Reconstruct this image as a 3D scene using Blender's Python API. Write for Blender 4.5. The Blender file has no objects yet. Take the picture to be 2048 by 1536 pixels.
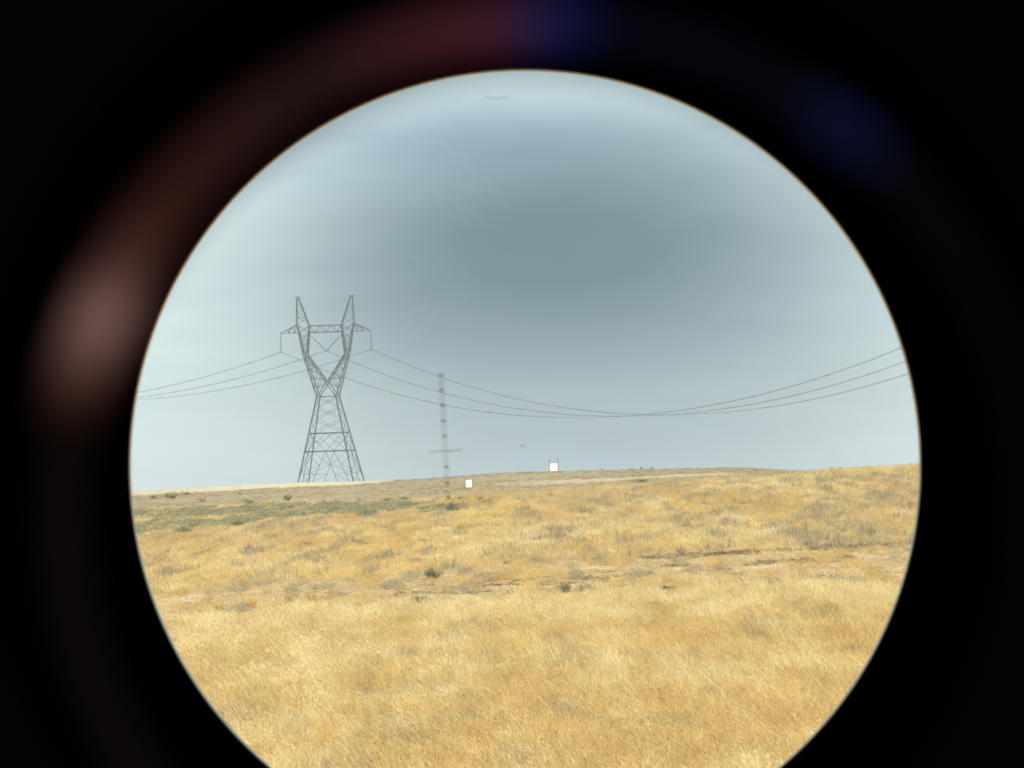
import bpy, bmesh, math, random
import numpy as np
from mathutils import Vector, Matrix, Quaternion

random.seed(7)
rng = np.random.default_rng(7)
S = bpy.context.scene
col = S.collection

# ------------------------------------------------------------------ camera
K = 7.75e-5            # radians per pixel of the 2048 wide photograph
ROLL = math.radians(2.0)
EYE_ROW = 900          # row of the eye level in the middle column
PITCH = math.atan((EYE_ROW - 768) * K)
r_, u_ = Vector((1, 0, 0)), Vector((0, 0, 1))
fwd = Vector((0, math.cos(PITCH), math.sin(PITCH)))
upv = Vector((0, -math.sin(PITCH), math.cos(PITCH)))
cx = (r_ * math.cos(ROLL) - upv * math.sin(ROLL)).normalized()
cy = (r_ * math.sin(ROLL) + upv * math.cos(ROLL)).normalized()
cz = -fwd
cam_d = bpy.data.cameras.new('camera')
cam = bpy.data.objects.new('camera', cam_d); col.objects.link(cam)
CAMROT = Matrix((cx, cy, cz)).transposed()
cam.matrix_world = CAMROT.to_4x4()
cam_d.sensor_width = 36
cam_d.lens = 18 / (1024 * K)
cam_d.clip_start = 0.002
cam_d.clip_end = 20000
cam_d.dof.use_dof = True
cam_d.dof.focus_distance = 450
cam_d.dof.aperture_fstop = cam_d.lens / 0.56      # a 0.6 mm pupil: far things sharp, the eyepiece soft
S.camera = cam

def ray(px, py):
    a, b = (px - 1024) * K, -(py - 768) * K
    return (cx * a + cy * b + fwd)
def at(px, py, D):                    # the point at distance D (along y) seen at a pixel
    d = ray(px, py)
    return d * (D / d.y)

HAZE = 1.1e-4
# ------------------------------------------------------------------ world
SUN_EL, SUN_AZ = math.radians(40), math.radians(135)   # azimuth from +Y (view) turning to +X (right): behind right
sun_dir = Vector((math.sin(SUN_AZ) * math.cos(SUN_EL), math.cos(SUN_AZ) * math.cos(SUN_EL), math.sin(SUN_EL)))
W = bpy.data.worlds.new('World'); S.world = W; W.use_nodes = True
nt = W.node_tree; nt.nodes.clear()
def N(t, **kw):
    n = nt.nodes.new(t)
    for k, v in kw.items(): setattr(n, k, v)
    return n
def L(a, b): nt.links.new(a, b)
def M_(op, a, b=None, c=None, clamp=False):
    n = nt.nodes.new('ShaderNodeMath'); n.operation = op; n.use_clamp = clamp
    for i, v in enumerate((a, b, c)):
        if v is None: continue
        if isinstance(v, (int, float)): n.inputs[i].default_value = v
        else: nt.links.new(v, n.inputs[i])
    return n.outputs[0]
def MIXC(fac, a, b, mode='MIX'):
    n = nt.nodes.new('ShaderNodeMix'); n.data_type = 'RGBA'; n.blend_type = mode
    for sock, v in ((n.inputs[0], fac), (n.inputs[6], a), (n.inputs[7], b)):
        if isinstance(v, (int, float)): sock.default_value = v
        elif isinstance(v, tuple): sock.default_value = (*v, 1)
        else: nt.links.new(v, sock)
    return n.outputs[2]
out = N('ShaderNodeOutputWorld'); bg = N('ShaderNodeBackground')
sky = N('ShaderNodeTexSky', sky_type='NISHITA'); sky.sun_disc = False
sky.sun_elevation = SUN_EL; sky.sun_rotation = SUN_AZ; sky.dust_density = 3.0
tc = N('ShaderNodeTexCoord'); sep = N('ShaderNodeSeparateXYZ'); L(tc.outputs['Generated'], sep.inputs[0])
az = M_('ARCTAN2', sep.outputs[0], sep.outputs[1]); el = M_('ARCSINE', sep.outputs[2])
# soft cloud noise, flattened towards the horizon
cmb = N('ShaderNodeCombineXYZ'); L(az, cmb.inputs[0]); L(M_('MULTIPLY', el, 3.2), cmb.inputs[1])
nz = N('ShaderNodeTexNoise'); nz.inputs['Scale'].default_value = 14; nz.inputs['Detail'].default_value = 4
nz.inputs['Roughness'].default_value = .5; L(cmb.outputs[0], nz.inputs['Vector'])
nz2 = N('ShaderNodeTexNoise'); nz2.inputs['Scale'].default_value = 3; nz2.inputs['Detail'].default_value = 3
L(tc.outputs['Generated'], nz2.inputs['Vector'])
nj = M_('MULTIPLY', M_('SUBTRACT', nz.outputs[0], .5), 1.0)
def blob(a0, e0, ra, re, warp, pw=1.0):
    q = M_('ADD', M_('POWER', M_('DIVIDE', M_('ABSOLUTE', M_('SUBTRACT', az, a0)), ra), 2), M_('POWER', M_('DIVIDE', M_('ABSOLUTE', M_('SUBTRACT', el, e0)), re), 2))
    q = M_('POWER', M_('MAXIMUM', M_('ADD', q, M_('MULTIPLY', nj, warp)), 0.0001), pw)
    return M_('EXPONENT', M_('MULTIPLY', q, -1.0))
cm2 = N('ShaderNodeCombineXYZ'); L(az, cm2.inputs[0]); L(M_('MULTIPLY', el, 6.0), cm2.inputs[1])
nz3 = N('ShaderNodeTexNoise'); nz3.inputs['Scale'].default_value = 26; nz3.inputs['Detail'].default_value = 5
nz3.inputs['Roughness'].default_value = .6; nz3.inputs['Distortion'].default_value = .6; L(cm2.outputs[0], nz3.inputs['Vector'])
storm = blob(.008, .0300, .043, .0218, .4, 1.2)
veil = blob(.012, .014, .053, .035, .5, 1.5)
pale = MIXC(M_('MULTIPLY', el, 9.0, clamp=True), (.68, .79, .76), (.70, .92, .96))  # pale cyan of the sky also paints the lens glow at the rim
pale = MIXC(M_('MULTIPLY', M_('SUBTRACT', nz.outputs[0], .45), 1.5, clamp=True), pale, (.58, .73, .77))
c1 = MIXC(M_('MULTIPLY', veil, .85), pale, (.295, .39, .425))
c1 = MIXC(M_('MULTIPLY', blob(-.002, .0475, .030, .0062, .4), .8), c1, (.33, .47, .60))
c2 = MIXC(storm, c1, (.112, .186, .226))
wisp = M_('MULTIPLY', M_('SUBTRACT', nz3.outputs[0], .5), .7)
c2 = MIXC(1.0, c2, MIXC(M_('ADD', .5, wisp, clamp=True), (.80, .82, .84), (1.2, 1.18, 1.16)), 'MULTIPLY')
cover = M_('ADD', .62, M_('MULTIPLY', nz2.outputs[0], .5), clamp=True)
# the grey bank fills the view; the cloud thins towards the zenith behind it, where the Nishita sky shows through
thin = M_('SUBTRACT', 1.0, M_('MULTIPLY', M_('SUBTRACT', el, .35, clamp=True), .9), clamp=True)
sk = MIXC(1.0, sky.outputs[0], (.09, .09, .09), 'MULTIPLY')
fin = MIXC(M_('MULTIPLY', cover, thin), sk, c2)
fin2 = MIXC(M_('MULTIPLY', el, 6.0, clamp=True), c2, fin)
L(fin2, bg.inputs[0]); bg.inputs[1].default_value = 1.0
L(bg.outputs[0], out.inputs[0])

sd = bpy.data.lights.new('sun', 'SUN'); sd.energy = 4.2; sd.angle = math.radians(.53); sd.color = (1, .915, .78)
so = bpy.data.objects.new('sun', sd); col.objects.link(so)
so.rotation_euler = sun_dir.to_track_quat('Z', 'Y').to_euler()
S.view_settings.view_transform = 'Standard'; S.view_settings.look = 'None'
S.view_settings.gamma = 1; S.view_settings.use_curve_mapping = False
S.view_settings.exposure = 0.27
S.render.film_transparent = False
S.cycles.pixel_filter_type = 'BLACKMAN_HARRIS'; S.cycles.filter_width = 1.75
S.cycles.max_bounces = 6; S.cycles.transparent_max_bounces = 12

# ------------------------------------------------------------------ helpers
def tag(o, label=None, cat=None, group=None, kind=None):
    if label: o['label'] = label
    if cat: o['category'] = cat
    if group: o['group'] = group
    if kind: o['kind'] = kind
    return o
def link(name, me, parent=None, mat=None):
    o = bpy.data.objects.new(name, me); col.objects.link(o)
    if parent is not None: o.parent = parent
    if mat is not None and me is not None and not me.materials: me.materials.append(mat)
    return o
def mesh_np(name, V, F, smooth=False):
    """V (n,3), F (m,3 or 4) numpy arrays."""
    me = bpy.data.meshes.new(name)
    V = np.asarray(V, np.float32); F = np.asarray(F, np.int32)
    k = F.shape[1]
    me.vertices.add(len(V)); me.vertices.foreach_set('co', V.ravel())
    me.loops.add(F.size); me.loops.foreach_set('vertex_index', F.ravel())
    me.polygons.add(len(F)); me.polygons.foreach_set('loop_start', np.arange(0, F.size, k, dtype=np.int32))
    if smooth: me.polygons.foreach_set('use_smooth', np.ones(len(F), bool))
    me.update(calc_edges=True)
    return me
def mat(name, base=(.5, .5, .5), rough=.8, spec=.3, metal=0.0, nodes=None):
    m = bpy.data.materials.new(name); m.use_nodes = True
    global nt
    nt = m.node_tree
    b = nt.nodes['Principled BSDF']
    b.inputs['Base Color'].default_value = (*base, 1); b.inputs['Roughness'].default_value = rough
    b.inputs['Specular IOR Level'].default_value = spec; b.inputs['Metallic'].default_value = metal
    if nodes: nodes(b)
    return m
def noise(scale, detail=3, vec=None, rough=.55):
    n = nt.nodes.new('ShaderNodeTexNoise'); n.inputs['Scale'].default_value = scale
    n.inputs['Detail'].default_value = detail; n.inputs['Roughness'].default_value = rough
    if vec is not None: nt.links.new(vec, n.inputs['Vector'])
    return n.outputs[0]
def ramp(f, stops):
    n = nt.nodes.new('ShaderNodeValToRGB'); nt.links.new(f, n.inputs[0])
    e = n.color_ramp.elements
    while len(e) < len(stops): e.new(.5)
    for i, (p, c) in enumerate(stops): e[i].position = p; e[i].color = (*c, 1)
    return n.outputs[0]
def worldpos():
    return nt.nodes.new('ShaderNodeNewGeometry').outputs['Position']

class MB:
    """collects bars and boxes as one mesh"""
    def __init__(s): s.v = []; s.f = []
    def bar(s, a, b, w, d=None):
        a, b = Vector(a), Vector(b); d = d or w
        t = (b - a).normalized()
        x = t.cross(Vector((0, 0, 1)))
        if x.length < .05: x = t.cross(Vector((1, 0, 0)))
        x.normalize(); y = t.cross(x)
        n = len(s.v)
        for p in (a, b):
            for i, j in ((-1, -1), (1, -1), (1, 1), (-1, 1)):
                s.v.append(p + x * (i * w / 2) + y * (j * d / 2))
        s.f += [(n, n+3, n+2, n+1), (n+4, n+5, n+6, n+7)] + [(n+i, n+(i+1) % 4, n+4+(i+1) % 4, n+4+i) for i in range(4)]
    def box(s, c, sx, sy, sz):
        c = Vector(c)
        s.bar(c - Vector((0, 0, sz/2)), c + Vector((0, 0, sz/2)), sy, sx)
    def lathe(s, prof, n=24, org=(0, 0, 0), ax=(0, 0, 1)):
        q = Vector((0, 0, 1)).rotation_difference(Vector(ax)); org = Vector(org)
        b = len(s.v)
        for r, z in prof:
            for i in range(n):
                t = 2*math.pi*i/n
                s.v.append(org + q @ Vector((r*math.cos(t), r*math.sin(t), z)))
        for k in range(len(prof)-1):
            for i in range(n):
                j = (i+1) % n
                s.f.append((b+k*n+i, b+k*n+j, b+(k+1)*n+j, b+(k+1)*n+i))
    def build(s, name, m, parent=None, smooth=False):
        me = bpy.data.meshes.new(name); me.from_pydata([tuple(p) for p in s.v], [], s.f)
        if smooth: me.polygons.foreach_set('use_smooth', [True]*len(me.polygons))
        me.update()
        return link(name, me, parent, m)
def empty(name, loc=(0, 0, 0), rz=0):
    o = bpy.data.objects.new(name, None); col.objects.link(o); o.location = loc; o.rotation_euler = (0, 0, rz)
    o.empty_display_size = .1
    return o
def copy_tree(o, parent=None):
    c = o.copy(); col.objects.link(c)
    if parent is not None: c.parent = parent
    for ch in list(o.children): copy_tree(ch, c)
    return c

# ------------------------------------------------------------------ terrain
# height of the ground below the eye along a few bearings (distance, height)
COLS = {
    0:    [(0, -1.7), (5, -1.75), (80, -5.0), (200, -5.0), (300, -5.0), (400, -4.95), (480, -5.15), (560, -4.9), (700, -4.6), (850, -4.5), (1000, -4.55)],
    650:  [(0, -1.7), (5, -1.75), (80, -5.0), (200, -4.9), (300, -4.9), (400, -4.6), (480, -4.55), (560, -4.6), (700, -4.2), (850, -3.85), (1000, -3.95)],
    1050: [(0, -1.7), (5, -1.75), (80, -4.9), (200, -4.8), (300, -4.7), (400, -4.3), (480, -4.0), (560, -3.75), (600, -3.95), (700, -3.5), (850, -2.96), (1000, -4.4)],
    1450: [(0, -1.7), (5, -1.75), (80, -4.9), (200, -4.8), (300, -4.4), (400, -3.8), (480, -3.45), (560, -3.28), (600, -3.4), (700, -3.3), (850, -3.3), (1000, -4.8)],
    1650: [(0, -1.7), (5, -1.75), (80, -4.9), (200, -4.8), (300, -4.2), (400, -3.35), (480, -2.8), (520, -2.62), (600, -3.2), (700, -3.9), (850, -4.2), (1000, -5.4)],
    1840: [(0, -1.7), (5, -1.75), (80, -4.9), (200, -4.9), (300, -4.1), (400, -3.25), (500, -2.48), (560, -2.7), (700, -4.0), (850, -5.0), (1000, -6.5)],
    2300: [(0, -1.7), (5, -1.75), (80, -4.9), (200, -4.7), (300, -3.8), (400, -2.7), (500, -2.15), (560, -2.4), (700, -4.0), (850, -5.0), (1000, -6.5)],
}
_rs = np.random.RandomState(5)
_lat = _rs.rand(256, 256)
def vnoise(x, y):
    x = np.asarray(x, float); y = np.asarray(y, float)
    xi = np.floor(x).astype(int); yi = np.floor(y).astype(int)
    fx = x - xi; fy = y - yi
    fx = fx*fx*(3-2*fx); fy = fy*fy*(3-2*fy)
    g = lambda a, b: _lat[a & 255, b & 255]
    return (g(xi, yi)*(1-fx)+g(xi+1, yi)*fx)*(1-fy) + (g(xi, yi+1)*(1-fx)+g(xi+1, yi+1)*fx)*fy
def fbm(x, y, o=4):
    s = 0; a = .5; t = 0
    for i in range(o):
        s = s + a*vnoise(x*2**i+17*i, y*2**i+31*i); t += a; a *= .5
    return s/t
_DG = np.concatenate([np.arange(0, 1001, 5.0)])
_tab = []
for c_, pts in COLS.items():
    d_, z_ = zip(*pts)
    zz = np.interp(_DG, d_, z_)
    k_ = np.ones(9)/9
    zs = np.convolve(np.pad(zz, 4, mode='edge'), k_, 'valid')
    _tab.append(zs)
_tab = np.array(_tab); _cs = np.array(list(COLS.keys()), float)
def height(X, Y, fine=True):
    X = np.asarray(X, float); Y = np.asarray(Y, float)
    D = np.hypot(X, Y)
    a = np.arctan2(X, Y)
    c = np.clip(1024 + a/K, _cs[0], _cs[-1])
    i = np.clip(np.searchsorted(_cs, c, 'right')-1, 0, len(_cs)-2)
    f = (c-_cs[i])/(_cs[i+1]-_cs[i]); f = f*f*(3-2*f)
    d = np.clip(D, 0, 1000)/5.0; j = np.clip(d.astype(int), 0, len(_DG)-2); g = d-j
    z = (_tab[i, j]*(1-g)+_tab[i, j+1]*g)*(1-f) + (_tab[i+1, j]*(1-g)+_tab[i+1, j+1]*g)*f
    z = z - np.maximum(D-1000, 0)*.011
    if fine:
        w = np.clip((D-20)/60, 0, 1)
        z = z + w*(.22*(fbm(X/9, Y/14)-.5) + .10*(fbm(X/1.7+9, Y/2.3)-.5))
    return z
def on_ground(px, py, D=None):
    """the place on the ground seen at a pixel"""
    d = ray(px, py); d = d / d.y
    t = np.arange(60, 1200, .5)
    h = height(d.x*t, t)
    k = np.nonzero(d.z*t < h)[0]
    if len(k) == 0:                       # above the skyline: take the nearest brow
        k0 = int(np.argmax(h/t - 0)) if D is None else int((D-60)/.5)
        tt = t[k0]
    else: tt = t[k[0]]
    return Vector((d.x*tt, tt, float(height(d.x*tt, tt))))

# bands of cover, in pixels of azimuth and metres
def cover(X, Y):
    """returns weights: bare (track), sage, far (grey steppe), palefield"""
    X = np.asarray(X, float); Y = np.asarray(Y, float)
    D = np.hypot(X, Y); c = 1024 + np.arctan2(X, Y)/K
    wob = 18*(fbm(X/25+3, Y/60)-.5)
    sm = lambda a, b, v: np.clip((v-a)/(b-a), 0, 1)
    wf = 7*(fbm(X/1.1+3, Y/90)-.5)
    b0 = 190 + wob*.7 + wf + 9*sm(1000, 1500, c)
    b1 = np.interp(c, [200, 300, 870, 1100, 1450, 1800, 2100], [230, 234, 256, 262, 258, 251, 248]) + wf*1.2
    bare = sm(b0, b0+6, D)*(1-sm(b1, b1+14, D))
    g1 = np.interp(c, [200, 700, 940, 1100, 1450, 1660, 2048], [640, 600, 550, 556, 562, 530, 520]) + wob + 14*(fbm(X/1.5, Y/99)-.5)
    far = sm(g1, g1+10, D)
    wf2 = 60*(fbm(X/2.2+7, Y/150)-.5)
    sage_lo = np.interp(c, [200, 500, 700, 900], [445, 480, 482, 455])+wf2; sage_hi = np.interp(c, [200, 500, 700, 900], [610, 605, 580, 520])-wf2*.4
    sage = sm(sage_lo-15, sage_lo+10, D+wob)*(1-sm(sage_hi, sage_hi+12, D+wob))*(1-sm(930, 975, c))
    pale = sm(835, 860, D+wob+40*(fbm(X/3, Y/99)-.5))*(1-sm(700, 860, c))*(.75+.25*sm(250, 450, c)) + .5*sm(655, 665, D)*(1-sm(700, 715, D))*sm(940, 1100, c)*(1-sm(1450, 1520, c))
    return bare, sage, far, np.clip(pale, 0, 1)

def build_ground():
    azs = np.concatenate([np.linspace(-math.pi, -.2, 60)[:-1], np.linspace(-.2, -.105, 24)[:-1], np.linspace(-.105, .105, 520), np.linspace(.105, .2, 24)[1:], np.linspace(.2, math.pi, 60)[1:]])
    ds = np.concatenate([np.linspace(.5, 80, 40)[:-1], np.linspace(80, 300, 260)[:-1], np.linspace(300, 620, 200)[:-1], np.linspace(620, 1050, 170)[:-1], np.geomspace(1050, 7000, 40)])
    A, Dg = np.meshgrid(azs, ds)
    X = Dg*np.sin(A); Y = Dg*np.cos(A)
    Z = height(X, Y)
    V = np.stack([X, Y, Z], -1).reshape(-1, 3)
    n, m = A.shape
    i = np.arange(n-1)[:, None]*m + np.arange(m-1)[None]
    F = np.stack([i, i+1, i+m+1, i+m], -1).reshape(-1, 4)[:, ::-1]
    # middle disc
    c = len(V); V = np.vstack([V, [[0, 0, -1.7]]])
    me = mesh_np('ground', V, F, True)
    bare, sage, far, pale = cover(V[:, 0], V[:, 1])
    w = me.color_attributes.new('cover', 'FLOAT_COLOR', 'POINT')
    w.data.foreach_set('color', np.stack([bare, sage, far, pale], -1).astype(np.float32).ravel())
    def nodes(b):
        at_ = nt.nodes.new('ShaderNodeAttribute'); at_.attribute_name = 'cover'
        sp = nt.nodes.new('ShaderNodeSeparateColor'); nt.links.new(at_.outputs['Color'], sp.inputs[0])
        p = worldpos()
        mp = nt.nodes.new('ShaderNodeMapping'); mp.inputs['Scale'].default_value = (1, .12, 1); nt.links.new(p, mp.inputs[0])
        n1 = noise(.9, 6, mp.outputs[0], .65); n3 = noise(9, 3, mp.outputs[0])
        mixn = M_('ADD', M_('MULTIPLY', n1, .6), M_('MULTIPLY', n3, .4))
        gold = ramp(mixn, [(.3, (.27, .185, .085)), (.5, (.42, .30, .145)), (.7, (.55, .42, .22))])
        barec = ramp(mixn, [(.3, (.30, .21, .105)), (.46, (.46, .335, .17)), (.6, (.60, .455, .24))])
        farc = ramp(mixn, [(.32, (.20, .15, .08)), (.5, (.35, .27, .155)), (.68, (.47, .375, .225))])
        palec = ramp(mixn, [(.3, (.42, .34, .20)), (.5, (.58, .49, .31)), (.7, (.68, .58, .38))])
        c_ = MIXC(sp.outputs[2], gold, farc)
        c_ = MIXC(sp.outputs[0], c_, barec)
        c_ = MIXC(at_.outputs['Alpha'], c_, palec)
        nt.links.new(c_, b.inputs['Base Color'])
        bm_ = nt.nodes.new('ShaderNodeBump'); bm_.inputs['Strength'].default_value = .6; bm_.inputs['Distance'].default_value = .12
        nt.links.new(mixn, bm_.inputs['Height']); nt.links.new(bm_.outputs[0], b.inputs['Normal'])
    o = link('ground', me, None, mat('dry_soil', rough=.95, spec=.1, nodes=nodes))
    tag(o, kind='structure')
build_ground()

# ------------------------------------------------------------------ grass
def straw(name, stops, trans=.42):
    def nodes(b):
        p = worldpos()
        oi = nt.nodes.new('ShaderNodeObjectInfo')
        mp = nt.nodes.new('ShaderNodeMapping'); mp.inputs['Scale'].default_value = (1, .06, .3); nt.links.new(p, mp.inputs[0])
        big = noise(.7, 4, mp.outputs[0], .6); small = noise(3.5, 2, mp.outputs[0])
        f = M_('ADD', M_('ADD', M_('MULTIPLY', big, .55), M_('MULTIPLY', small, .3)), M_('MULTIPLY', oi.outputs['Random'], .15))
        c_ = ramp(f, stops)
        nt.links.new(c_, b.inputs['Base Color'])
        tr = nt.nodes.new('ShaderNodeBsdfTranslucent'); nt.links.new(c_, tr.inputs[0])
        mx = nt.nodes.new('ShaderNodeMixShader'); mx.inputs[0].default_value = trans
        nt.links.new(b.outputs[0], mx.inputs[1]); nt.links.new(tr.outputs[0], mx.inputs[2])
        nt.links.new(mx.outputs[0], nt.nodes['Material Output'].inputs[0])
    return mat(name, rough=.85, spec=.08, nodes=nodes)
m_gold = straw('golden_straw', [(.34, (.58, .405, .165)), (.46, (.69, .50, .205)), (.55, (.76, .57, .25)), (.66, (.82, .66, .34))])
m_tan = straw('tan_straw', [(.34, (.50, .37, .18)), (.5, (.62, .47, .235)), (.64, (.71, .56, .30))])
m_pale = straw('bleached_straw', [(.34, (.62, .47, .22)), (.5, (.76, .60, .31)), (.64, (.85, .73, .43))])
m_stub = straw('stubble_straw', [(.34, (.46, .34, .17)), (.5, (.60, .46, .24)), (.64, (.72, .57, .32))])
m_rust = straw('rusty_straw', [(.34, (.54, .37, .15)), (.5, (.64, .45, .19)), (.64, (.72, .53, .24))])
m_grey = straw('grey_dry_weed', [(.34, (.36, .29, .175)), (.5, (.46, .38, .235)), (.64, (.56, .465, .29))])
m_sage = straw('sage_leaf', [(.36, (.24, .235, .14)), (.5, (.34, .325, .195)), (.62, (.45, .415, .25))])
m_olive = straw('olive_leaf', [(.36, (.28, .26, .12)), (.5, (.40, .36, .17)), (.62, (.52, .45, .22))])
m_stem = mat('woody_stem', (.12, .085, .06), .9, .1)
m_dead = straw('dead_weed', [(.36, (.20, .14, .085)), (.5, (.29, .21, .13)), (.62, (.38, .285, .18))])

def blades_mesh(name, n, h, w, spread, lean, seed, curl=.35):
    r = np.random.default_rng(seed)
    V = []; F = []
    for i in range(n):
        a = r.uniform(0, 2*math.pi); rad = spread*math.sqrt(r.random())
        b = np.array([rad*math.cos(a), rad*math.sin(a), -.03])
        hh = h*r.uniform(.45, 1.0)
        d = np.array([math.cos(a), math.sin(a), 0])*r.uniform(.05, .45)*hh + np.array([-lean*hh*r.uniform(.5, 1.3), 0, 0]) + np.append(r.normal(0, .08, 2)*hh, 0)
        th = r.uniform(0, math.pi); s = np.array([math.cos(th), math.sin(th), 0])*w/2*r.uniform(.7, 1.3)
        mid = b + d*.42 + np.array([0, 0, hh*.58]); top = b + d*(1+curl) + np.array([0, 0, hh*(1-.25*curl)])
        k = len(V)
        V += [b-s, b+s, mid+s*.85, mid-s*.85, top]
        F += [(k, k+1, k+2), (k, k+2, k+3), (k+3, k+2, k+4)]
        if r.random() < .4:        # seed head
            t2 = top + (top-mid)*.12; q = s*1.6
            k = len(V); m2 = mid*.3+top*.7
            V += [m2, (m2+t2)/2+q, t2, (m2+t2)/2-q]; F += [(k, k+1, k+2), (k, k+2, k+3)]
    return mesh_np(name, V, F)
def leafball_mesh(name, n, rx, rz, leaf, seed, lobes=7, up=.2):
    """a low shrub: leaf faces gathered on twigs in uneven lobes"""
    r = np.random.default_rng(seed); V = []; F = []
    cs = [(r.normal(0, rx*.45), r.normal(0, rx*.45), rz*r.uniform(.25, .75), r.uniform(.35, .6)) for _ in range(lobes)]
    for i in range(n):
        c = cs[r.integers(lobes)]
        v = r.normal(0, 1, 3); v /= np.linalg.norm(v); q = r.uniform(.35, 1.05)
        p = np.array([c[0]+v[0]*rx*c[3]*q, c[1]+v[1]*rx*c[3]*q, c[2]+v[2]*rz*c[3]*q*.95])
        if p[2] < .0: p[2] = r.uniform(0, .1*rz)
        d = v*.6 + np.array([0, 0, .9]) + r.normal(0, .4, 3); d /= np.linalg.norm(d)
        s = np.cross(d, r.normal(0, 1, 3)); s /= np.linalg.norm(s)
        l = leaf*r.uniform(.6, 1.5); w = l*.3
        k = len(V)
        V += [p, p+d*l*.5+s*w, p+d*l, p+d*l*.5-s*w]; F += [(k, k+1, k+2, k+3)]
    return mesh_np(name, V, F)

def scatter(name, label_kind, mesh_mats, P, rotz, tilt, sc, pick=None):
    """one object of countless tufts: points with a geometry nodes modifier that sets a tuft on each"""
    me = bpy.data.meshes.new(name)
    me.vertices.add(len(P)); me.vertices.foreach_set('co', np.asarray(P, np.float32).ravel())
    def attr(n, t, a, key):
        x = me.attributes.new(n, t, 'POINT'); x.data.foreach_set(key, np.asarray(a, np.float32).ravel())
    attr('rot', 'FLOAT_VECTOR', np.stack([tilt[:, 0], tilt[:, 1], rotz], -1), 'vector')
    attr('scl', 'FLOAT_VECTOR', sc, 'vector')
    o = link(name, me)
    g = bpy.data.node_groups.new(name, 'GeometryNodeTree')
    g.interface.new_socket('Geometry', in_out='INPUT', socket_type='NodeSocketGeometry')
    g.interface.new_socket('Geometry', in_out='OUTPUT', socket_type='NodeSocketGeometry')
    gi = g.nodes.new('NodeGroupInput'); go = g.nodes.new('NodeGroupOutput')
    src = bpy.data.objects.new(name+'_tuft', mesh_mats[0]); 
    if not mesh_mats[0].materials: mesh_mats[0].materials.append(mesh_mats[1])
    oi = g.nodes.new('GeometryNodeObjectInfo'); oi.inputs['Object'].default_value = src
    ip = g.nodes.new('GeometryNodeInstanceOnPoints')
    def na(n):
        a = g.nodes.new('GeometryNodeInputNamedAttribute'); a.data_type = 'FLOAT_VECTOR'; a.inputs[0].default_value = n; return a.outputs[0]
    g.links.new(gi.outputs[0], ip.inputs['Points']); g.links.new(oi.outputs['Geometry'], ip.inputs['Instance'])
    g.links.new(na('rot'), ip.inputs['Rotation']); g.links.new(na('scl'), ip.inputs['Scale'])
    g.links.new(ip.outputs[0], go.inputs[0])
    md = o.modifiers.new('tufts', 'NODES'); md.node_group = g
    tag(o, kind='stuff')
    return o

def sample(n, d0, d1, spread=.098):
    D = np.sqrt(rng.uniform(d0*d0, d1*d1, n)); A = rng.uniform(-spread, spread, n)
    return D*np.sin(A), D*np.cos(A)

def put(name, me, m, X, Y, hs, lean_amt=.0, keep=None, wide=1.0):
    Z = height(X, Y) - .02
    n = len(X)
    if n == 0: return
    gust = fbm(X/6+40, Y/18+11)
    c = 1024 + np.arctan2(X, Y)/K
    lean = lean_amt*np.clip((c-600)/900, .1, 1.1)*(.5+gust)
    rot = rng.uniform(-1.3, 1.3, n)         # keeps the wind direction of the tuft
    tilt = np.stack([rng.normal(0, .06, n), -lean + rng.normal(0, .07, n)], -1)
    hs = np.asarray(hs)*np.ones(n)
    s = hs*rng.uniform(.75, 1.3, n)
    scatter(name, None, (me, m), np.stack([X, Y, Z], -1), rot, tilt, np.stack([s*wide, s*wide, s], -1))

# foreground meadow, 70 to 215 m
X, Y = sample(60000, 80, 222)
bare, sage, far, pal = cover(X, Y)
D = np.hypot(X, Y)
patch = .55*fbm(X/1.3+7, Y/16+2)+.45*fbm(X/5+3, Y/22); patch2 = .7*fbm(X/.9+50, Y/11+20)+.3*fbm(X/3, Y/30+4)
keep = (rng.random(len(X)) > bare*.97)
thin_ = (patch2 < .35) & (rng.random(len(X)) < .75)      # small gaps where the grass is thin
keep &= ~thin_
palec = (patch + .25*np.exp(-((D-198)/16)**2) + rng.normal(0, .04, len(X))) > .58
rust = (~palec) & (patch2 + rng.normal(0, .07, len(X)) > .58)
gold = ~(palec | rust)
hgt = .62 + .75*fbm(X/.8+9, Y/6+77)
g1 = blades_mesh('grass_tuft', 70, .40, .0075, .2, .14, 1)
g2 = blades_mesh('grass_tuft', 70, .38, .0075, .2, .18, 2)
g3 = blades_mesh('grass_tuft', 64, .40, .0075, .2, .14, 3)
g1t = blades_mesh('grass_tuft', 64, .36, .0075, .2, .16, 4)
g3b = blades_mesh('grass_tuft', 50, .3, .008, .2, .1, 33)
greyf = (fbm(X/.8+150, Y/9+60) + rng.normal(0, .05, len(X)) > .665) & keep
keep &= ~greyf
put('grey_grass', g3b, m_grey, X[greyf], Y[greyf], .8, .2)
for nm, me, m, sel in (('golden_grass', g1, m_gold, gold & (patch2 > .44)), ('tan_grass', g1t, m_tan, gold & (patch2 <= .44)), ('bleached_grass', g2, m_pale, palec), ('rusty_grass', g3, m_rust, rust)):
    s = sel & keep
    put(nm, me, m, X[s], Y[s], hgt[s], .45)
s = keep & (rng.random(len(X)) < .07) & (D < 200)
put('tall_stalks', blades_mesh('stalk_tuft', 9, .62, .008, .12, .25, 35, .5), m_pale, X[s], Y[s], 1, .4)
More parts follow.
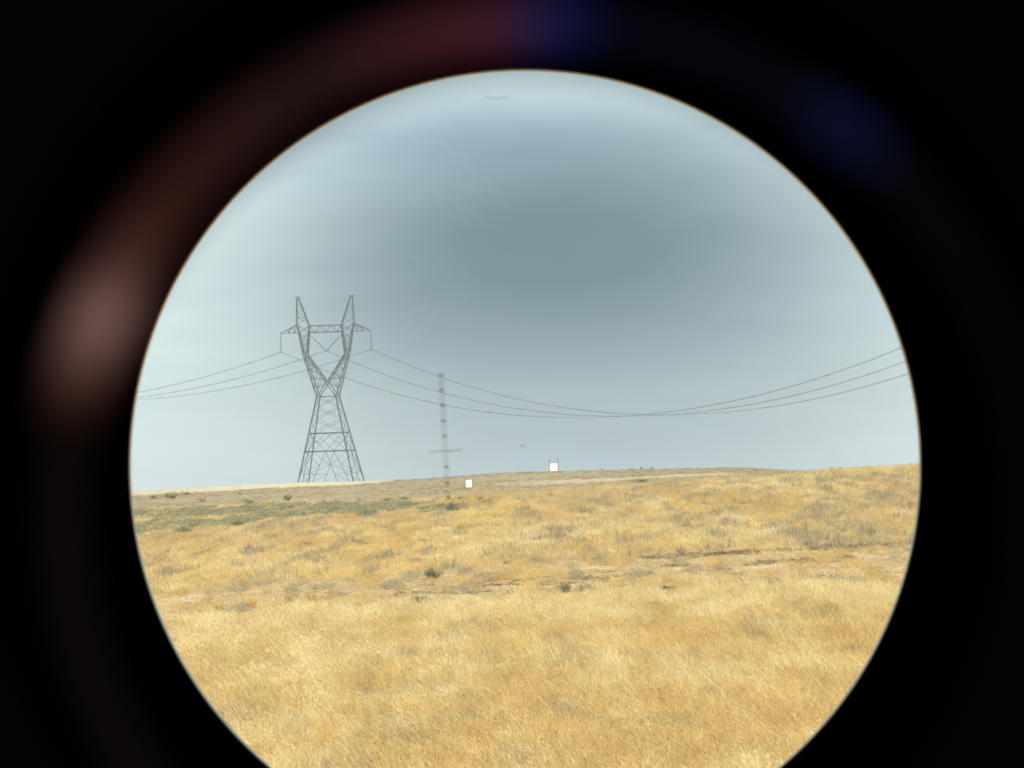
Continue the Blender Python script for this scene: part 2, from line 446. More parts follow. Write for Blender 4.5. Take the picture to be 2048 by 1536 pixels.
# short stubble on the bare strip
X, Y = sample(26000, 185, 285)
bare, sage, far, pal = cover(X, Y)
s = (bare > .3) & (fbm(X/1.2, Y/18)+rng.normal(0, .09, len(X)) > .44)
g4 = blades_mesh('stubble_tuft', 22, .15, .014, .16, .12, 4)
put('short_stubble', g4, m_stub, X[s], Y[s], .9, .2)
s = (bare > .3) & (fbm(X/1.1+60, Y/20)+rng.normal(0, .05, len(X)) > .66)
put('strip_tufts', blades_mesh('strip_tuft', 40, .24, .012, .16, .12, 44), m_rust, X[s], Y[s], .9, .1)
s = (bare > .3) & (fbm(X/.7+160, Y/16+9)+rng.normal(0, .03, len(X)) > .71)
put('strip_weeds', leafball_mesh('strip_weed', 70, .2, .16, .05, 46), m_grey, X[s], Y[s], .9, 0)
# middle slope
X, Y = sample(56000, 225, 650)
bare, sage, far, pal = cover(X, Y)
D = np.hypot(X, Y)
k = (rng.random(len(X)) > bare) & (rng.random(len(X)) > far*.95) & (rng.random(len(X)) > sage*.5)
patch = .6*fbm(X/3+7, Y/70+2)+.4*fbm(X/14, Y/60); patch2 = .8*fbm(X/.62+50, Y/22+20)+.25*fbm(X/6, Y/60); c = 1024+np.arctan2(X, Y)/K
g5 = blades_mesh('slope_tuft', 44, .32, .015, .26, .1, 5)
g6 = blades_mesh('slope_tuft', 44, .32, .015, .26, .1, 6)
g7 = blades_mesh('slope_tuft', 40, .32, .015, .26, .1, 7)
g8 = blades_mesh('weed_tuft', 30, .34, .02, .22, .05, 8, .1)
isgrey = patch2 + .05*np.clip((c-1250)/400, 0, 1) + rng.normal(0, .05, len(X)) > .655
ispale = (~isgrey) & (patch + rng.normal(0, .08, len(X)) > .60)
isrust = (~isgrey) & (~ispale) & (fbm(X/3+90, Y/60) + rng.normal(0, .07, len(X)) > .58)
rest = ~(isgrey | ispale | isrust)
hh = .75+.5*patch
g5t = blades_mesh('slope_tuft', 44, .3, .015, .26, .1, 55)
istan = rest & (fbm(X/5+33, Y/80+8) + .10*np.clip((c-1150)/450, 0, 1) + rng.normal(0, .07, len(X)) > .47)
for nm, me, m, sel in (('slope_grass', g5, m_gold, rest & ~istan), ('tan_slope_grass', g5t, m_tan, istan), ('pale_slope_grass', g6, m_pale, ispale), ('rusty_slope_grass', g7, m_rust, isrust), ('grey_weeds', g8, m_grey, isgrey)):
    s = sel & k
    put(nm, me, m, X[s], Y[s], hh[s], .15)
# far steppe: low, sparse
X, Y = sample(30000, 440, 1030)
bare, sage, far, pal = cover(X, Y)
k = (far > .5) & (pal < .5)
p = fbm(X/20, Y/60) + rng.normal(0, .1, len(X))
g9 = blades_mesh('steppe_tuft', 18, .2, .04, .3, .05, 9)
m_step = straw('steppe_grass', [(.34, (.29, .22, .12)), (.5, (.41, .32, .18)), (.64, (.53, .425, .25))])
put('steppe_grass', g9, m_step, X[k & (p > .42)], Y[k & (p > .42)], .8, .05)
# sage in the hollow on the left: one mass
X, Y = sample(16000, 425, 660)
bare, sage, far, pal = cover(X, Y)
pn = .6*fbm(X/1.7+31, Y/40+5)+.4*fbm(X/6, Y/60)
s = (rng.random(len(X)) < sage) & (pn + rng.normal(0, .03, len(X)) > .475)
sg = leafball_mesh('sage_clump', 170, .42, .42, .10, 11)
put('sagebrush_belt', sg, m_sage, X[s], Y[s], .62, 0, wide=1.5)
s2 = (rng.random(len(X)) < sage*.6) & (pn > .44) & (pn < .54)
sg2 = leafball_mesh('olive_clump', 130, .34, .3, .09, 12)
put('rabbitbrush_belt', sg2, m_olive, X[s2], Y[s2], .7, 0, wide=1.4)
# scattered small weeds on the slope and along the ruts
def rut(x0, y0, x1, y1, n, w):
    P = []
    for i in range(n):
        t = rng.random()
        p = on_ground(x0+(x1-x0)*t, y0+(y1-y0)*t + rng.normal(0, w)); P.append(p)
    return np.array([(p.x, p.y) for p in P])
R2 = np.vstack([rut(880, 1055, 1210, 1040, 130, 1.6), rut(1290, 1119, 1840, 1088, 170, 1.7), rut(1500, 1130, 1700, 1117, 20, 2.0)])
R = np.vstack([rut(930, 1172, 1300, 1150, 40, 5), rut(1250, 1185, 1760, 1160, 60, 7), rut(1420, 1012, 1700, 975, 50, 6), rut(780, 1190, 1100, 1165, 30, 8)])
g10 = leafball_mesh('dead_clump', 90, .3, .16, .07, 14)
put('rut_weeds', leafball_mesh('rut_clump', 90, .3, .16, .07, 15), m_dead, R2[:, 0], R2[:, 1], .6, 0, wide=1.5)
put('dead_weeds', g10, m_dead, R[:, 0], R[:, 1], .42, 0, wide=2.2)

# ------------------------------------------------------------------ shrubs, each one a thing
def shrub_src(seed, n, rx, rz, leaf, lobes, m):
    f = leafball_mesh('foliage', n, rx, rz, leaf, seed, lobes)
    f.materials.append(m)
    r = random.Random(seed); b = MB()
    for i in range(14):
        a = r.uniform(0, 6.28); q = r.uniform(.3, .85)
        p0 = Vector((r.uniform(-.04, .04), r.uniform(-.04, .04), -.08)); p1 = Vector((math.cos(a)*rx*q*.5, math.sin(a)*rx*q*.5, rz*.35)); p2 = Vector((math.cos(a)*rx*q, math.sin(a)*rx*q, rz*r.uniform(.6, 1.1)))
        b.bar(p0, p1, .022*rx/.5); b.bar(p1, p2, .012*rx/.5)
    me = bpy.data.meshes.new('stem'); me.from_pydata([tuple(v) for v in b.v], [], b.f); me.materials.append(m_stem)
    return f, me
SRC = {
    'sage': [shrub_src(21+i, 900, .5, .72, .075, 9, m_sage) for i in range(3)],
    'olive': [shrub_src(31+i, 800, .5, .65, .075, 8, m_olive) for i in range(2)],
    'dead': [shrub_src(41+i, 420, .5, .6, .06, 8, m_dead) for i in range(2)],
    'grey': [shrub_src(51+i, 480, .5, .65, .07, 9, m_grey) for i in range(2)],
    'thin': [shrub_src(61, 520, .5, .7, .085, 12, m_sage)],
}
cnt = 0
def shrub(px, py, wpx, kind, label, cat='shrub', hr=1.0, group=None):
    """py: the row of its foot"""
    global cnt
    p = on_ground(px, py)
    w = wpx*K*p.y
    f, s = SRC[kind][cnt % len(SRC[kind])]; cnt += 1
    nm = {'sage': 'sagebrush', 'olive': 'rabbitbrush', 'dead': 'dead_weed', 'grey': 'dry_shrub', 'thin': 'sagebrush'}[kind]
    e = empty(nm, (p.x, p.y, p.z-.03), rng.uniform(0, 6.28))
    e.scale = (w/1.2, w/1.2, w/1.3*hr)
    link('foliage', f, e); link('stem', s, e)
    tag(e, label, cat, group)
    return e
shrub(870, 1159, 52, 'sage', 'dense grey green sagebrush standing on the pale edge above the bare strip', hr=.75)
shrub(840, 1210, 40, 'sage', 'small blue green sagebrush just above the foreground grass, left of centre', hr=.9)
shrub(1020, 1190, 26, 'sage', 'little dark sagebrush on bare soil between the two larger ones', hr=.85)
shrub(1131, 1188, 46, 'thin', 'left half of the straggly open sagebrush clump at the grass edge', hr=.9)
shrub(1170, 1187, 44, 'thin', 'right half of the straggly open sagebrush clump at the grass edge', hr=.85)
shrub(1072, 1177, 18, 'grey', 'faint grey weed on the bare strip left of the straggly sagebrush clump')
shrub(577, 1001, 26, 'sage', 'round green sagebrush alone on the grey slope below the lattice tower', hr=.8)
shrub(500, 1008, 44, 'olive', 'wide flat green bush on the grey slope left of the round one', hr=.45)
shrub(404, 1004, 30, 'grey', 'grey bush on the far slope at left, right of the long low green bushes', hr=.7)
shrub(346, 997, 44, 'sage', 'long low green bush close to the left edge below the skyline', hr=.5)
shrub(308, 997, 26, 'sage', 'leftmost low bush below the skyline', hr=.5)
shrub(372, 990, 24, 'olive', 'small olive bush right at the pale field on the left skyline', hr=.6)
shrub(480, 990, 12, 'dead', 'tiny dark bush against the pale strip left of the tower')
shrub(672, 1010, 22, 'dead', 'reddish brown bush on the slope under the right leg of the tower', hr=.8)
shrub(775, 1006, 34, 'sage', 'left and wider part of the green mound on the slope right of the tower', hr=.6)
shrub(806, 1004, 30, 'sage', 'right part of the green mound on the slope right of the tower', hr=.65)
shrub(912, 1024, 48, 'sage', 'dark green mound at the right end of the sagebrush belt', hr=.75)
shrub(875, 1019, 30, 'olive', 'yellow green bush left of the dark mound ending the sagebrush belt', hr=.7)
shrub(920, 999, 22, 'sage', 'small green bush just below the lower white target', hr=.5)
shrub(960, 1002, 16, 'sage', 'round dark bush below and right of the lower white target', hr=.95)
shrub(370, 1068, 40, 'sage', 'blue green bush at the lower left edge of the sagebrush belt', hr=.7)
shrub(258+215, 1055, 42, 'sage', 'green bush in the lower sagebrush belt under the flat green bush', hr=.6)
shrub(712, 1090, 34, 'grey', 'open grey shrub in the golden slope below the green belt', hr=.9)
shrub(615, 1093, 34, 'grey', 'low grey shrub in golden grass left of the open grey one', hr=.6)
shrub(422, 1108, 30, 'grey', 'grey shrub in golden grass near the left side', hr=.6)
shrub(655, 1135, 22, 'grey', 'small bluish shrub low on the left golden slope', hr=.9)
shrub(845, 1087, 28, 'grey', 'grey shrub near the rut, right of the open grey shrub', hr=.7)
shrub(835, 1127, 34, 'grey', 'forked grey shrub above the dense sagebrush', hr=.7)
shrub(932, 1067, 9, 'dead', 'single black upright weed under the left end of the brown rut', hr=1.5)
shrub(1012, 1130, 20, 'grey', 'grey green shrub in the middle of the golden slope', hr=1.1)
shrub(1064, 1082, 18, 'grey', 'pale grey shrub under the brown rut, left of centre', hr=1.1)
shrub(1056, 1019, 20, 'grey', 'grey shrub high on the golden slope under the upper white target', hr=.9)
shrub(1102, 993, 14, 'dead', 'brown weed on the upper brow of the golden slope, in the middle')
shrub(995, 1054, 18, 'dead', 'left one of two brown weeds sitting on the rut', hr=.8)
shrub(1030, 1053, 20, 'dead', 'right one of two brown weeds sitting on the rut', hr=.6)
shrub(1282, 965, 40, 'olive', 'flat green bush on the pale strip right of the upper target', hr=.4)
shrub(1265, 942, 9, 'dead', 'reddish weed just below the middle skyline', hr=1.3)
shrub(1282, 937, 8, 'dead', 'thin dark weed on the middle skyline, left one', hr=1.4)
shrub(1304, 937, 12, 'dead', 'dark low weed on the middle skyline, right one', hr=.8)
shrub(1204, 938, 9, 'grey', 'small weed on the skyline between upper target and dark weeds')
shrub(1228, 1113, 24, 'grey', 'blue grey shrub above the pale edge, right of centre', hr=.6)
shrub(1362, 1112, 40, 'grey', 'large faint grey shrub where the right rut begins', hr=.9)
shrub(1400, 1054, 22, 'dead', 'brown twisted weed in the middle of the right slope', hr=.6)
shrub(1450, 1056, 30, 'dead', 'second brown twisted weed further right on the slope', hr=.6)
shrub(1340, 1135, 40, 'dead', 'spreading brown weed below the right rut', hr=.4)
shrub(1618, 1095, 36, 'grey', 'wide grey shrub on the right slope above the rut', hr=.8)
shrub(1620, 992, 20, 'sage', 'dark green bush high on the right hill', hr=.4)
shrub(1750, 951, 20, 'olive', 'olive bush near the top right of the hill', hr=.7)
shrub(1668, 939, 10, 'sage', 'small dark bush on the skyline of the right hill', hr=.7)
shrub(1736, 933, 8, 'sage', 'smallest bush on the skyline of the right hill', hr=.7)
shrub(1815, 970, 26, 'sage', 'green bush on the right hill near its edge', hr=.4)
shrub(1670, 1067, 16, 'sage', 'compact green shrub on the right slope')
shrub(1772, 1146, 22, 'sage', 'small dark green shrub on bare ground at far right', hr=.35)
shrub(1600, 1140, 10, 'dead', 'tiny black twig on the bare ground at right', hr=.9)
shrub(1440, 1165, 22, 'dead', 'flat dark brush pile on bare ground right of centre', hr=.3)
shrub(1485, 1160, 20, 'dead', 'second flat brush pile on bare ground, further right', hr=.3)
shrub(1047, 1306, 20, 'dead', 'dark rounded tuft sunk in the foreground grass, centre', hr=1.0)
shrub(1500, 1335, 34, 'dead', 'dark brush standing in for a shaded gap in the leaning grass at right', hr=.6)  # added brush in place of the shade in a grass gap
shrub(1746, 1278, 30, 'sage', 'grey green shrub in the grass against the right rim', hr=.6)
shrub(1360, 1352, 26, 'grey', 'grey weed standing in for a shaded gap in the leaning grass at lower right', hr=.6)  # this weed is put where a grass gap lies in shade
# upright golden clumps on the bare strip at left
clump = blades_mesh('blades', 120, 1.0, .02, .22, .1, 71); clump.materials.append(m_rust)
for px, py, h, lb in ((585, 1205, 30, 'tall golden bunchgrass with a dark foot on the bare strip, left one'), (625, 1203, 28, 'tall golden bunchgrass on the bare strip, right of its neighbour'),
                      (655, 1203, 20, 'small round orange bunchgrass right of the tall golden pair'), (410, 1235, 34, 'orange bunchgrass at the left edge of the bare strip'),
                      (505, 1218, 30, 'broad orange bunchgrass left of the tall golden pair'), (440, 1222, 24, 'low orange bunchgrass between its two larger neighbours at left')):
    p = on_ground(px, py); h = h*K*p.y
    o = link('bunchgrass', clump); o.location = (p.x, p.y, p.z-.02); o.scale = (h*1.1, h*1.1, h); o.rotation_euler = (0, 0, rng.uniform(0, 1))
    tag(o, lb, 'grass clump')

# ------------------------------------------------------------------ stones on the bare strip
bm = bmesh.new()
bmesh.ops.create_icosphere(bm, subdivisions=1, radius=1)
for v in bm.verts: v.co *= .75+.5*random.random(); v.co.z *= .55
sm_ = bpy.data.meshes.new('stone'); bm.to_mesh(sm_); bm.free()
X, Y = sample(2600, 210, 280); bare, *_ = cover(X, Y); s = bare > .4
scatter('clods', None, (sm_, mat('clod', (.30, .22, .14), .95, .1)), np.stack([X[s], Y[s], height(X[s], Y[s])], -1), rng.uniform(0, 6, s.sum()), rng.normal(0, .2, (s.sum(), 2)), (.03+.07*rng.random(s.sum())**3)[:, None]*np.ones(3))

# ------------------------------------------------------------------ pylon
m_steel = mat('galvanised_steel', (.075, .085, .10), .6, .3, 0)
m_ins = mat('insulator_glaze', (.10, .11, .12), .35, .5)
m_conc = mat('concrete', (.35, .33, .3), .9, .2)
PX = .1008
LEGW, BRW = .16, .07
def lattice(mb, A, B, n, wl=LEGW, wb=BRW, faces=(0, 1, 2, 3), legs=True, cross=True):
    """four legged truss between the corner loops A and B (4 points each)"""
    A = [Vector(a) for a in A]; B = [Vector(b) for b in B]
    for i in range(4):
        if legs: mb.bar(A[i], B[i], wl)
    for f in faces:
        i, j = f, (f+1) % 4
        for k in range(n):
            t0, t1 = k/n, (k+1)/n
            a0, a1 = A[i].lerp(B[i], t0), A[i].lerp(B[i], t1); b0, b1 = A[j].lerp(B[j], t0), A[j].lerp(B[j], t1)
            if cross: mb.bar(a0, b1, wb); mb.bar(b0, a1, wb)
            else: mb.bar(*((a0, b1) if k % 2 else (b0, a1)), wb)
            if k: mb.bar(a0, b0, wb*.9)
def rect(u, w, z, cu=0): return [(cu-u, -w, z), (cu+u, -w, z), (cu+u, w, z), (cu-u, w, z)]
def make_tower():
    P = PX
    t = empty('lattice_tower')
    b = MB()
    foot = -3.0
    def half(h): return (19.5 + (57-19.5)*(173-h)/173)*P
    H = [foot/P, 64, 100, 173]
    # legs in one run
    for sx in (-1, 1):
        for sy in (-1, 1):
            b.bar((sx*half(H[0]), sy*half(H[0]), foot), (sx*half(173), sy*half(173), 173*P), LEGW*1.15)
    for h, w in ((100, .26), (64, .28), (173, .16)):
        c = rect(half(h), half(h), h*P)
        for i in range(4): b.bar(c[i], c[(i+1) % 4], w if i % 2 == 0 else w*.6)
    # upper body X panels
    for h0, h1 in ((100, 128), (128, 151), (151, 173)):
        lattice(b, rect(half(h0), half(h0), h0*P), rect(half(h1), half(h1), h1*P), 1, legs=False)
    # middle panel: small Xs
    for face in range(4):
        c0 = rect(half(64), half(64), 64*P); c1 = rect(half(100), half(100), 100*P)
        i, j = face, (face+1) % 4
        A0, A1, B0, B1 = Vector(c0[i]), Vector(c1[i]), Vector(c0[j]), Vector(c1[j])
        m0 = (A0+B0)/2; m1 = (A1+B1)/2
        for p, q in ((A0, m1), (m1, B0), (A1, m0), (m0, B1)): b.bar(p, q, BRW)
        b.bar(A0.lerp(A1, .5), A0.lerp(m1, .5), BRW*.8); b.bar(B0.lerp(B1, .5), B0.lerp(m1, .5), BRW*.8)
        # bottom panel: big A with sub bracing
        c2 = rect(half(H[0]), half(H[0]), foot); C, Dd = Vector(c2[i]), Vector(c2[j])
        g0 = C.lerp(Dd, .30)+Vector((0, 0, 3.2)); g1 = C.lerp(Dd, .70)+Vector((0, 0, 3.2))
        top_l, top_r = A0.lerp(B0, .38), A0.lerp(B0, .62)
        b.bar(m0+Vector((0,0,0)), g0, BRW*1.1); b.bar(m0, g1, BRW*1.1)
        for Q, q, g, tt in ((A0, C, g0, top_l), (B0, Dd, g1, top_r)):
            lo = Q.lerp(q, .86); b.bar(lo, g, BRW*1.2)
            mid = Q.lerp(q, .45); b.bar(m0.lerp(g, .45), mid, BRW*.9); b.bar(m0.lerp(g, .45), Q, BRW*.9)
            b.bar(m0.lerp(g, .75), Q.lerp(q, .7), BRW*.9); b.bar(mid, m0.lerp(g, .75), BRW*.9); b.bar(Q.lerp(q, .7), g, BRW*.8)
            b.bar(g, q, BRW)
    b.build('tower_body', m_steel, t)
    # forks
    for s in (-1, 1):
        f = MB()
        wn, wt = 11*P, 8*P
        node = [(s*46*P, -wn, 258*P), (s*39*P, -wn, 258*P), (s*39*P, wn, 258*P), (s*46*P, wn, 258*P)]
        low = [(s*19.5*P, -half(173), 173*P), (0, -16*P, 200*P), (0, 16*P, 200*P), (s*19.5*P, half(173), 173*P)]
        lattice(f, low, node, 5, LEGW*.95, BRW)
        top = [(s*54*P, -wt, 302*P), (s*34*P, -wt, 302*P), (s*34*P, wt, 302*P), (s*54*P, wt, 302*P)]
        lattice(f, node, top, 3, LEGW*.95, BRW)
        for q in (-1, 1): f.bar((0, q*16*P, 200*P), (s*19.5*P, q*half(173), 173*P), LEGW*.9)
        f.build('fork_arm', m_steel, t)
        pk = MB()
        t2 = [(s*58*P, -wt, 318*P), (s*33*P, -wt, 316*P), (s*33*P, wt, 316*P), (s*58*P, wt, 318*P)]
        lattice(pk, top, t2, 1, LEGW*.9, BRW)
        apex = [(s*57*P, -1.2*P, 373*P), (s*53*P, -1.2*P, 373*P), (s*53*P, 1.2*P, 373*P), (s*57*P, 1.2*P, 373*P)]
        lattice(pk, t2, apex, 4, LEGW*.8, BRW*.8, cross=False)
        pk.bar((s*50*P, 0, 373.3*P), (s*61*P, 0, 373.3*P), .16)
        pk.build('earthwire_peak', m_steel, t)
        am = MB()
        tip = Vector((s*92*P, 0, 302*P))
        for q in (-1, 1):
            a_, c_ = Vector((s*58*P, q*wt, 318*P)), Vector((s*54*P, q*wt, 302*P))
            am.bar(a_, tip, LEGW*.8); am.bar(c_, tip, LEGW*.7)
            for k in (.3, .6): am.bar(a_.lerp(tip, k), c_.lerp(tip, k-.1), BRW); am.bar(a_.lerp(tip, k-.3), c_.lerp(tip, k-.0), BRW)
        for k in (.33, .66):
            am.bar(Vector((s*54*P, -wt, 302*P)).lerp(tip, k), Vector((s*54*P, wt, 302*P)).lerp(tip, k), BRW)
        am.build('cross_arm', m_steel, t)
    br = MB()
    A = [(-33*P, -8*P, 302*P), (-33*P, 8*P, 302*P), (-33*P, 8*P, 315*P), (-33*P, -8*P, 315*P)]
    B = [(33*P, -8*P, 302*P), (33*P, 8*P, 302*P), (33*P, 8*P, 315*P), (33*P, -8*P, 315*P)]
    for i in range(4): br.bar(A[i], B[i], .2)
    for y in (-8*P, 8*P):
        for k in range(6):
            x0, x1 = (-33+11*k)*P, (-33+11*(k+1))*P
            br.bar((x0, y, (302 if k % 2 else 315)*P), (x1, y, (315 if k % 2 else 302)*P), BRW)
    for k in range(1, 6): br.bar(((-33+11*k)*P, -8*P, 302*P), ((-33+11*k)*P, 8*P, 302*P), BRW*.8)
    br.build('bridge_truss', m_steel, t)
    def string(a, b_):
        a, b_ = Vector(a), Vector(b_); L_ = (b_-a).length; prof = []
        n = int(L_/.2)
        for i in range(n): z = .15+(L_-.3)*i/n; prof += [(.04, z), (.15, z+.04), (.15, z+.07), (.04, z+.12)]
        m = MB(); m.lathe([(.03, 0)]+prof+[(.03, L_)], 8, a, (b_-a))
        m.box(b_-Vector((0, 0, .05)), .5, .5, .16)
        m.build('insulator_string', m_ins, t)
    for s in (-1, 1):
        string((s*92*P, 0, 302*P), (s*92*P, 0, 265*P))
        string((s*26*P, 0, 291*P), (s*1*P, 0, 265*P))
        br2 = MB(); br2.bar((s*36*P, 0, 299*P), (s*26*P, 0, 291*P), .07); br2.build('hanger_rod', m_steel, t)
    for sx in (-1, 1):
        for sy in (-1, 1):
            m = MB(); m.lathe([(0, -1.2), (.5, -1.2), (.45, .35), (0, .35)], 12, (sx*half(H[0]), sy*half(H[0]), foot)); m.build('footing', m_conc, t)
    return t
tw = make_tower()
TD = 1300
p0 = at(662, 966, TD)
tw.location = p0; tw.rotation_euler = (0, 0, math.radians(12.6))
tag(tw, 'tall steel lattice power pylon with two horned peaks behind the left skyline', 'pylon', 'pylons of the power line')
ARM = Matrix.Rotation(math.radians(12.6), 3, 'Z')
def att(loc, rz, u, h): return Vector(loc) + Matrix.Rotation(rz, 3, 'Z') @ Vector((u*PX, 0, h*PX))
RZ1 = math.radians(12.6)
c3 = at(1960, 660, 1100); c3.z -= 265*PX; RZ3 = math.radians(38)
c2 = at(-350, 700, 1700); c2.z -= 265*PX; RZ2 = math.radians(12.6)
for loc, rz, lb in ((c3, RZ3, 'next lattice pylon to the right along the line, beyond the scope rim'), (c2, RZ2, 'next lattice pylon to the left along the line, beyond the scope rim')):
    t2 = copy_tree(tw); t2.location = loc; t2.rotation_euler = (0, 0, rz); tag(t2, lb, 'pylon')
m_wire = mat('aluminium_wire', (.15, .16, .165), .5, .4, .4)
def wire(name, A, Bs, sags, r, label, pair=0.0, cat='power line'):
    """tubes through A -> B spans, in one mesh"""
    mb = MB()
    V = []; F = []
    for (a, b), sag in zip(zip(Bs[:-1], Bs[1:]), sags):
        n = 60
        for off in ((-pair, pair) if pair else (0,)):
            d = (b-a); side = Vector((d.y, -d.x, 0)).normalized()
            base = len(V)
            for i in range(n+1):
                t = i/n; c = a.lerp(b, t) - Vector((0, 0, 4*sag*t*(1-t))) + side*off*1.0
                for q in range(4):
                    an = math.pi/2*q+.785
                    V.append(c + side*r*math.cos(an) + Vector((0, 0, r*math.sin(an))))
            for i in range(n):
                for q in range(4):
                    F.append((base+4*i+q, base+4*i+(q+1) % 4, base+4*i+4+(q+1) % 4, base+4*i+4+q))
        if pair:
            for i in range(3, 58, 6):
                t = i/60; c = a.lerp(b, t) - Vector((0, 0, 4*sag*t*(1-t)))
                k = MB(); k.bar(c-side*(pair+.05), c+side*(pair+.05), .12); o_ = len(V); V += k.v; F += [tuple(x+o_ for x in f) for f in k.f]
    o = link(name, mesh_np(name, [tuple(v) for v in V], F), None, m_wire)
    tag(o, label, cat, 'wires of the power line')
for u, h, lb in ((-92, 265, "conductor hung from the pylon's left arm"), (0, 265, 'conductor hung from the V shaped insulators inside the pylon fork'), (92, 265, "conductor hung from the pylon's right arm")):
    pts = [att(c2, RZ2, u, h), att(p0, RZ1, u, h), att(c3, RZ3, u, h)]
    wire('conductor', None, pts, (12.0, 14.0), .03, lb, .22)
for u, h, lb in ((-55, 373, "thin earth wire from the pylon's left peak"), (55, 373, "thin earth wire from the pylon's right peak")):
    pts = [att(c2, RZ2, u, h), att(p0, RZ1, u, h), att(c3, RZ3, u, h)]
    wire('earth_wire', None, pts, (8.5, 10), .006, lb)

# ------------------------------------------------------------------ white targets
m_white = mat('white_painted_steel', (.8, .8, .79), .5, .4, nodes=lambda b: nt.links.new(ramp(noise(5, 4, worldpos()), [(.30, (.45, .43, .40)), (.42, (.80, .80, .79)), (.6, (.82, .82, .81))]), b.inputs['Base Color']))
m_dark = mat('weathered_post', (.10, .09, .08), .8, .2)
def target(px, py_foot, wpx, hpx, post_extra, gap, label, D=None):
    p = on_ground(px, py_foot) if D is None else Vector((at(px, py_foot, D).x, D, float(height(at(px, py_foot, D).x, D))))
    s = K*p.y; w, h, g, e = wpx*s, hpx*s, gap*s, post_extra*s
    t = empty('white_target', p, math.radians(-2))
    pl = MB(); pl.box((0, -.03, g+h/2), w, .025, h)
    o = pl.build('plate', m_white, t)
    for sx in (-1, 1):
        m = MB(); m.box((sx*(w/2+.035), 0, (g+h+e)/2-.2), .07, .07, g+h+e+.4); m.build('post', m_dark, t)
    m = MB(); m.bar((-w/2-.07, .0, g+h+.03), (w/2+.07, .0, g+h+.03), .05); m.build('top_rail', m_dark, t)
    tag(t, label, 'target', 'white square targets on the slope')
target(938, 976, 13, 15, 1, 1.5, 'white square target lower on the grey slope, below the skyline')
target(1108, 943, 15.5, 15.5, 10, 2, 'white square target on the skyline with two posts rising above it', D=845)

# ------------------------------------------------------------------ the scope we look through
def m_black(name, base, rough, spec): return mat(name, base, rough, spec)
mb_in = m_black('flocked_black', (.03, .03, .036), .9, .05)
mb_stop = mat('dark_machined_edge', (.55, .45, .34), .42, .5, .85)
scope = empty('spotting_scope'); scope.matrix_world = CAMROT.to_4x4()
tag(scope, 'black spotting scope eyepiece framing the round view', 'scope')
AX = (0, 0, -1)
# the circle of view lies at pixel (1050, 931), radius 788
FX, FY, FR = (1050-1024)*K, -(931-768)*K, 788*K
m = MB()
def ringpart(name, prof, material, cxy=(FX, FY), n=256, smooth=True):
    """prof: (angular radius, distance) pairs turned about the optical axis"""
    V = []; F = []
    for ang, d in prof:
        for i in range(n):
            t = 2*math.pi*i/n
            V.append(((cxy[0]+ang*math.cos(t))*d, (cxy[1]+ang*math.sin(t))*d, -d))
    for k in range(len(prof)-1):
        for i in range(n):
            j = (i+1) % n; F.append((k*n+i, k*n+j, (k+1)*n+j, (k+1)*n+i))
    me = mesh_np(name, V, F, smooth)
    return link(name, me, scope, material)
ringpart('field_stop', [(FR, 1.0), (.1, 1.0), (.1, .999), (FR*1.0045, .999)], mb_in)
ringpart('stop_edge', [(FR, .9995), (FR*1.0055, .9935), (FR*1.008, .9935)], mb_stop)
ringpart('barrel', [(.086, 1.03), (.09, 1.0), (.09/.12, .12), (.092/.12, .12), (.094, 1.0), (.094, 1.03)], mb_in)
ringpart('eyepiece_plate', [(.086, .078), (1.14, .078), (1.14, .083), (.086, .083)], mb_in)

def ring_mm(name, prof, material, n=96, a0=0.0, a1=360.0, closed=True):
    """prof: (radius, depth) in metres about the scope's axis"""
    V = []; F = []; full = abs(a1-a0-360) < .01
    N_ = n if full else n+1
    P_ = prof + ([prof[0]] if closed else [])
    for rr, d in P_:
        for i in range(N_):
            t = math.radians(a0+(a1-a0)*i/n)
            V.append((FX*.06+rr*math.cos(t), FY*.06+rr*math.sin(t), -d))
    for k in range(len(P_)-1):
        for i in range(n):
            j = (i+1) % N_ if full else i+1; F.append((k*N_+i, k*N_+j, (k+1)*N_+j, (k+1)*N_+i))
    return link(name, mesh_np(name, V, F, True), scope, material)
ring_mm('added_eyecup_shade', [(.016, .0785), (.016, .049), (.019, .049), (.019, .0785)], mb_in)  # unseen hood round the camera, added to keep sun and sky out
ring_mm('added_eyecup_shade', [(.016, .0488), (.016, .0282), (.019, .0282), (.019, .0488)], mb_in, a0=90, a1=395)  # arc left open so that sun falls on the flare colours
ring_mm('added_eyecup_shade', [(.016, .028), (.017, -.03), (.0195, -.03), (.019, .028)], mb_in)
def tor(R, r, d, n=14): return [(R+r*math.cos(6.2832*i/n), d+r*math.sin(6.2832*i/n)) for i in range(n)]
def flarecol(b):
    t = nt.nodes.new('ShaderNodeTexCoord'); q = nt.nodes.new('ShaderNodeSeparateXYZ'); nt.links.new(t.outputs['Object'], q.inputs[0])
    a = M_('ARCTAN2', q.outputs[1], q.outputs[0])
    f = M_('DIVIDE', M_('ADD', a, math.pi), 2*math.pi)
    # lens flare painted as colour by angle: blue upper right to red left
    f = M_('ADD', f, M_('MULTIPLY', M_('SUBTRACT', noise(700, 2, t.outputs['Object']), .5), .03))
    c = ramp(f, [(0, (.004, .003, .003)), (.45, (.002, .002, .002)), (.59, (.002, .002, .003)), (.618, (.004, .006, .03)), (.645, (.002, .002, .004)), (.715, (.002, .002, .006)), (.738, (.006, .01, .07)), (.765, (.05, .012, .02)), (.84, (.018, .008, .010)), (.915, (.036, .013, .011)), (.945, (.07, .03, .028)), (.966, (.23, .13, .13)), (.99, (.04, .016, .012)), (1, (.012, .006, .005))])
    nt.links.new(c, b.inputs['Base Color'])
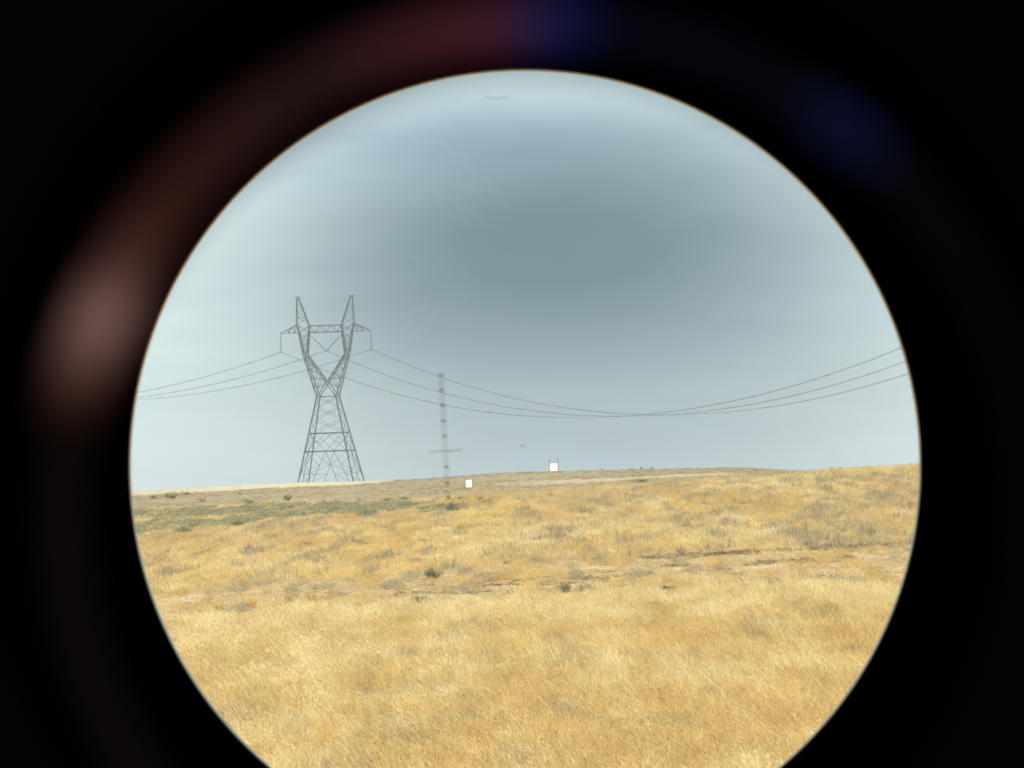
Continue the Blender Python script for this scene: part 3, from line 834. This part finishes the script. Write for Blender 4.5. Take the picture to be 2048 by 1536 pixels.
ring_mm('flare_ring', tor(.075*.05, .00023, .05), mat('flare_paint', rough=.9, spec=0, nodes=flarecol)).location = (.000075, -.00029, 0)  # added ring, out of focus, that carries the flare colours
# ranging marks etched at the field stop
def mark_mat(name, a, c):
    m = bpy.data.materials.new(name); m.use_nodes = True; n_ = m.node_tree
    n_.nodes.clear(); o = n_.nodes.new('ShaderNodeOutputMaterial'); x = n_.nodes.new('ShaderNodeMixShader')
    t = n_.nodes.new('ShaderNodeBsdfTransparent'); d = n_.nodes.new('ShaderNodeBsdfDiffuse'); d.inputs[0].default_value = (*c, 1)
    x.inputs[0].default_value = a; n_.links.new(t.outputs[0], x.inputs[1]); n_.links.new(d.outputs[0], x.inputs[2]); n_.links.new(x.outputs[0], o.inputs[0])
    return m
mk1 = mark_mat('faint_etching', .13, (.03, .02, .03)); mk2 = mark_mat('etching', .5, (.05, .02, .05)); mk3 = mark_mat('pale_etching', .34, (.05, .04, .06))
def mark(pts, material, name='reticle_mark', d=.992):
    V = [((x-1024)*K*d, -(y-768)*K*d, -d-z) for z in (0, .0006) for x, y in pts]
    n = len(pts); F = [tuple(range(n)), tuple(range(2*n-1, n-1, -1))] + [(i, n+i, n+(i+1) % n, (i+1) % n) for i in range(n)]
    me = bpy.data.meshes.new(name); me.from_pydata(V, [], F[:1]); me.update()
    return link(name, me, scope, material)
mark([(876, 752), (888, 751), (902, 1000), (890, 1001)], mk1, 'reticle_stem', .991)
for x, y in ((882, 750), (883, 780), (885, 811), (887, 842), (889, 872), (893, 934), (895, 966), (897, 994)):
    mark([(x+(5.5)*math.cos(t*.785), y+3.2*math.sin(t*.785)) for t in range(8)], mk2)
mark([(859, 905), (860, 902), (924, 898), (925, 902)], mk3, 'reticle_crossbar')
mark([(1045+7*math.cos(t*.785), 892+3.5*math.sin(t*.785)) for t in range(8)], mark_mat('dot_etching', .2, (.05, .04, .06)), 'reticle_dot')
mark([(968, 195), (974, 192), (993, 195), (1018, 192), (1017, 196), (993, 200)], mark_mat('chevron_etching', .16, (.05, .04, .06)), 'reticle_chevron')

# ------------------------------------------------------------------ air
if HAZE:
    hb = MB(); hb.box((0, 900, -30), 9000, 9000, 160)
    hz = hb.build('haze', None)
    hm = bpy.data.materials.new('haze_air'); hm.use_nodes = True; hm.node_tree.nodes.clear()
    o_ = hm.node_tree.nodes.new('ShaderNodeOutputMaterial'); v_ = hm.node_tree.nodes.new('ShaderNodeVolumePrincipled')
    v_.inputs['Color'].default_value = (.95, .98, 1, 1); v_.inputs['Density'].default_value = HAZE; v_.inputs['Anisotropy'].default_value = .2
    hm.node_tree.links.new(v_.outputs[0], o_.inputs['Volume']); hz.data.materials.append(hm)
    tag(hz, kind='stuff')
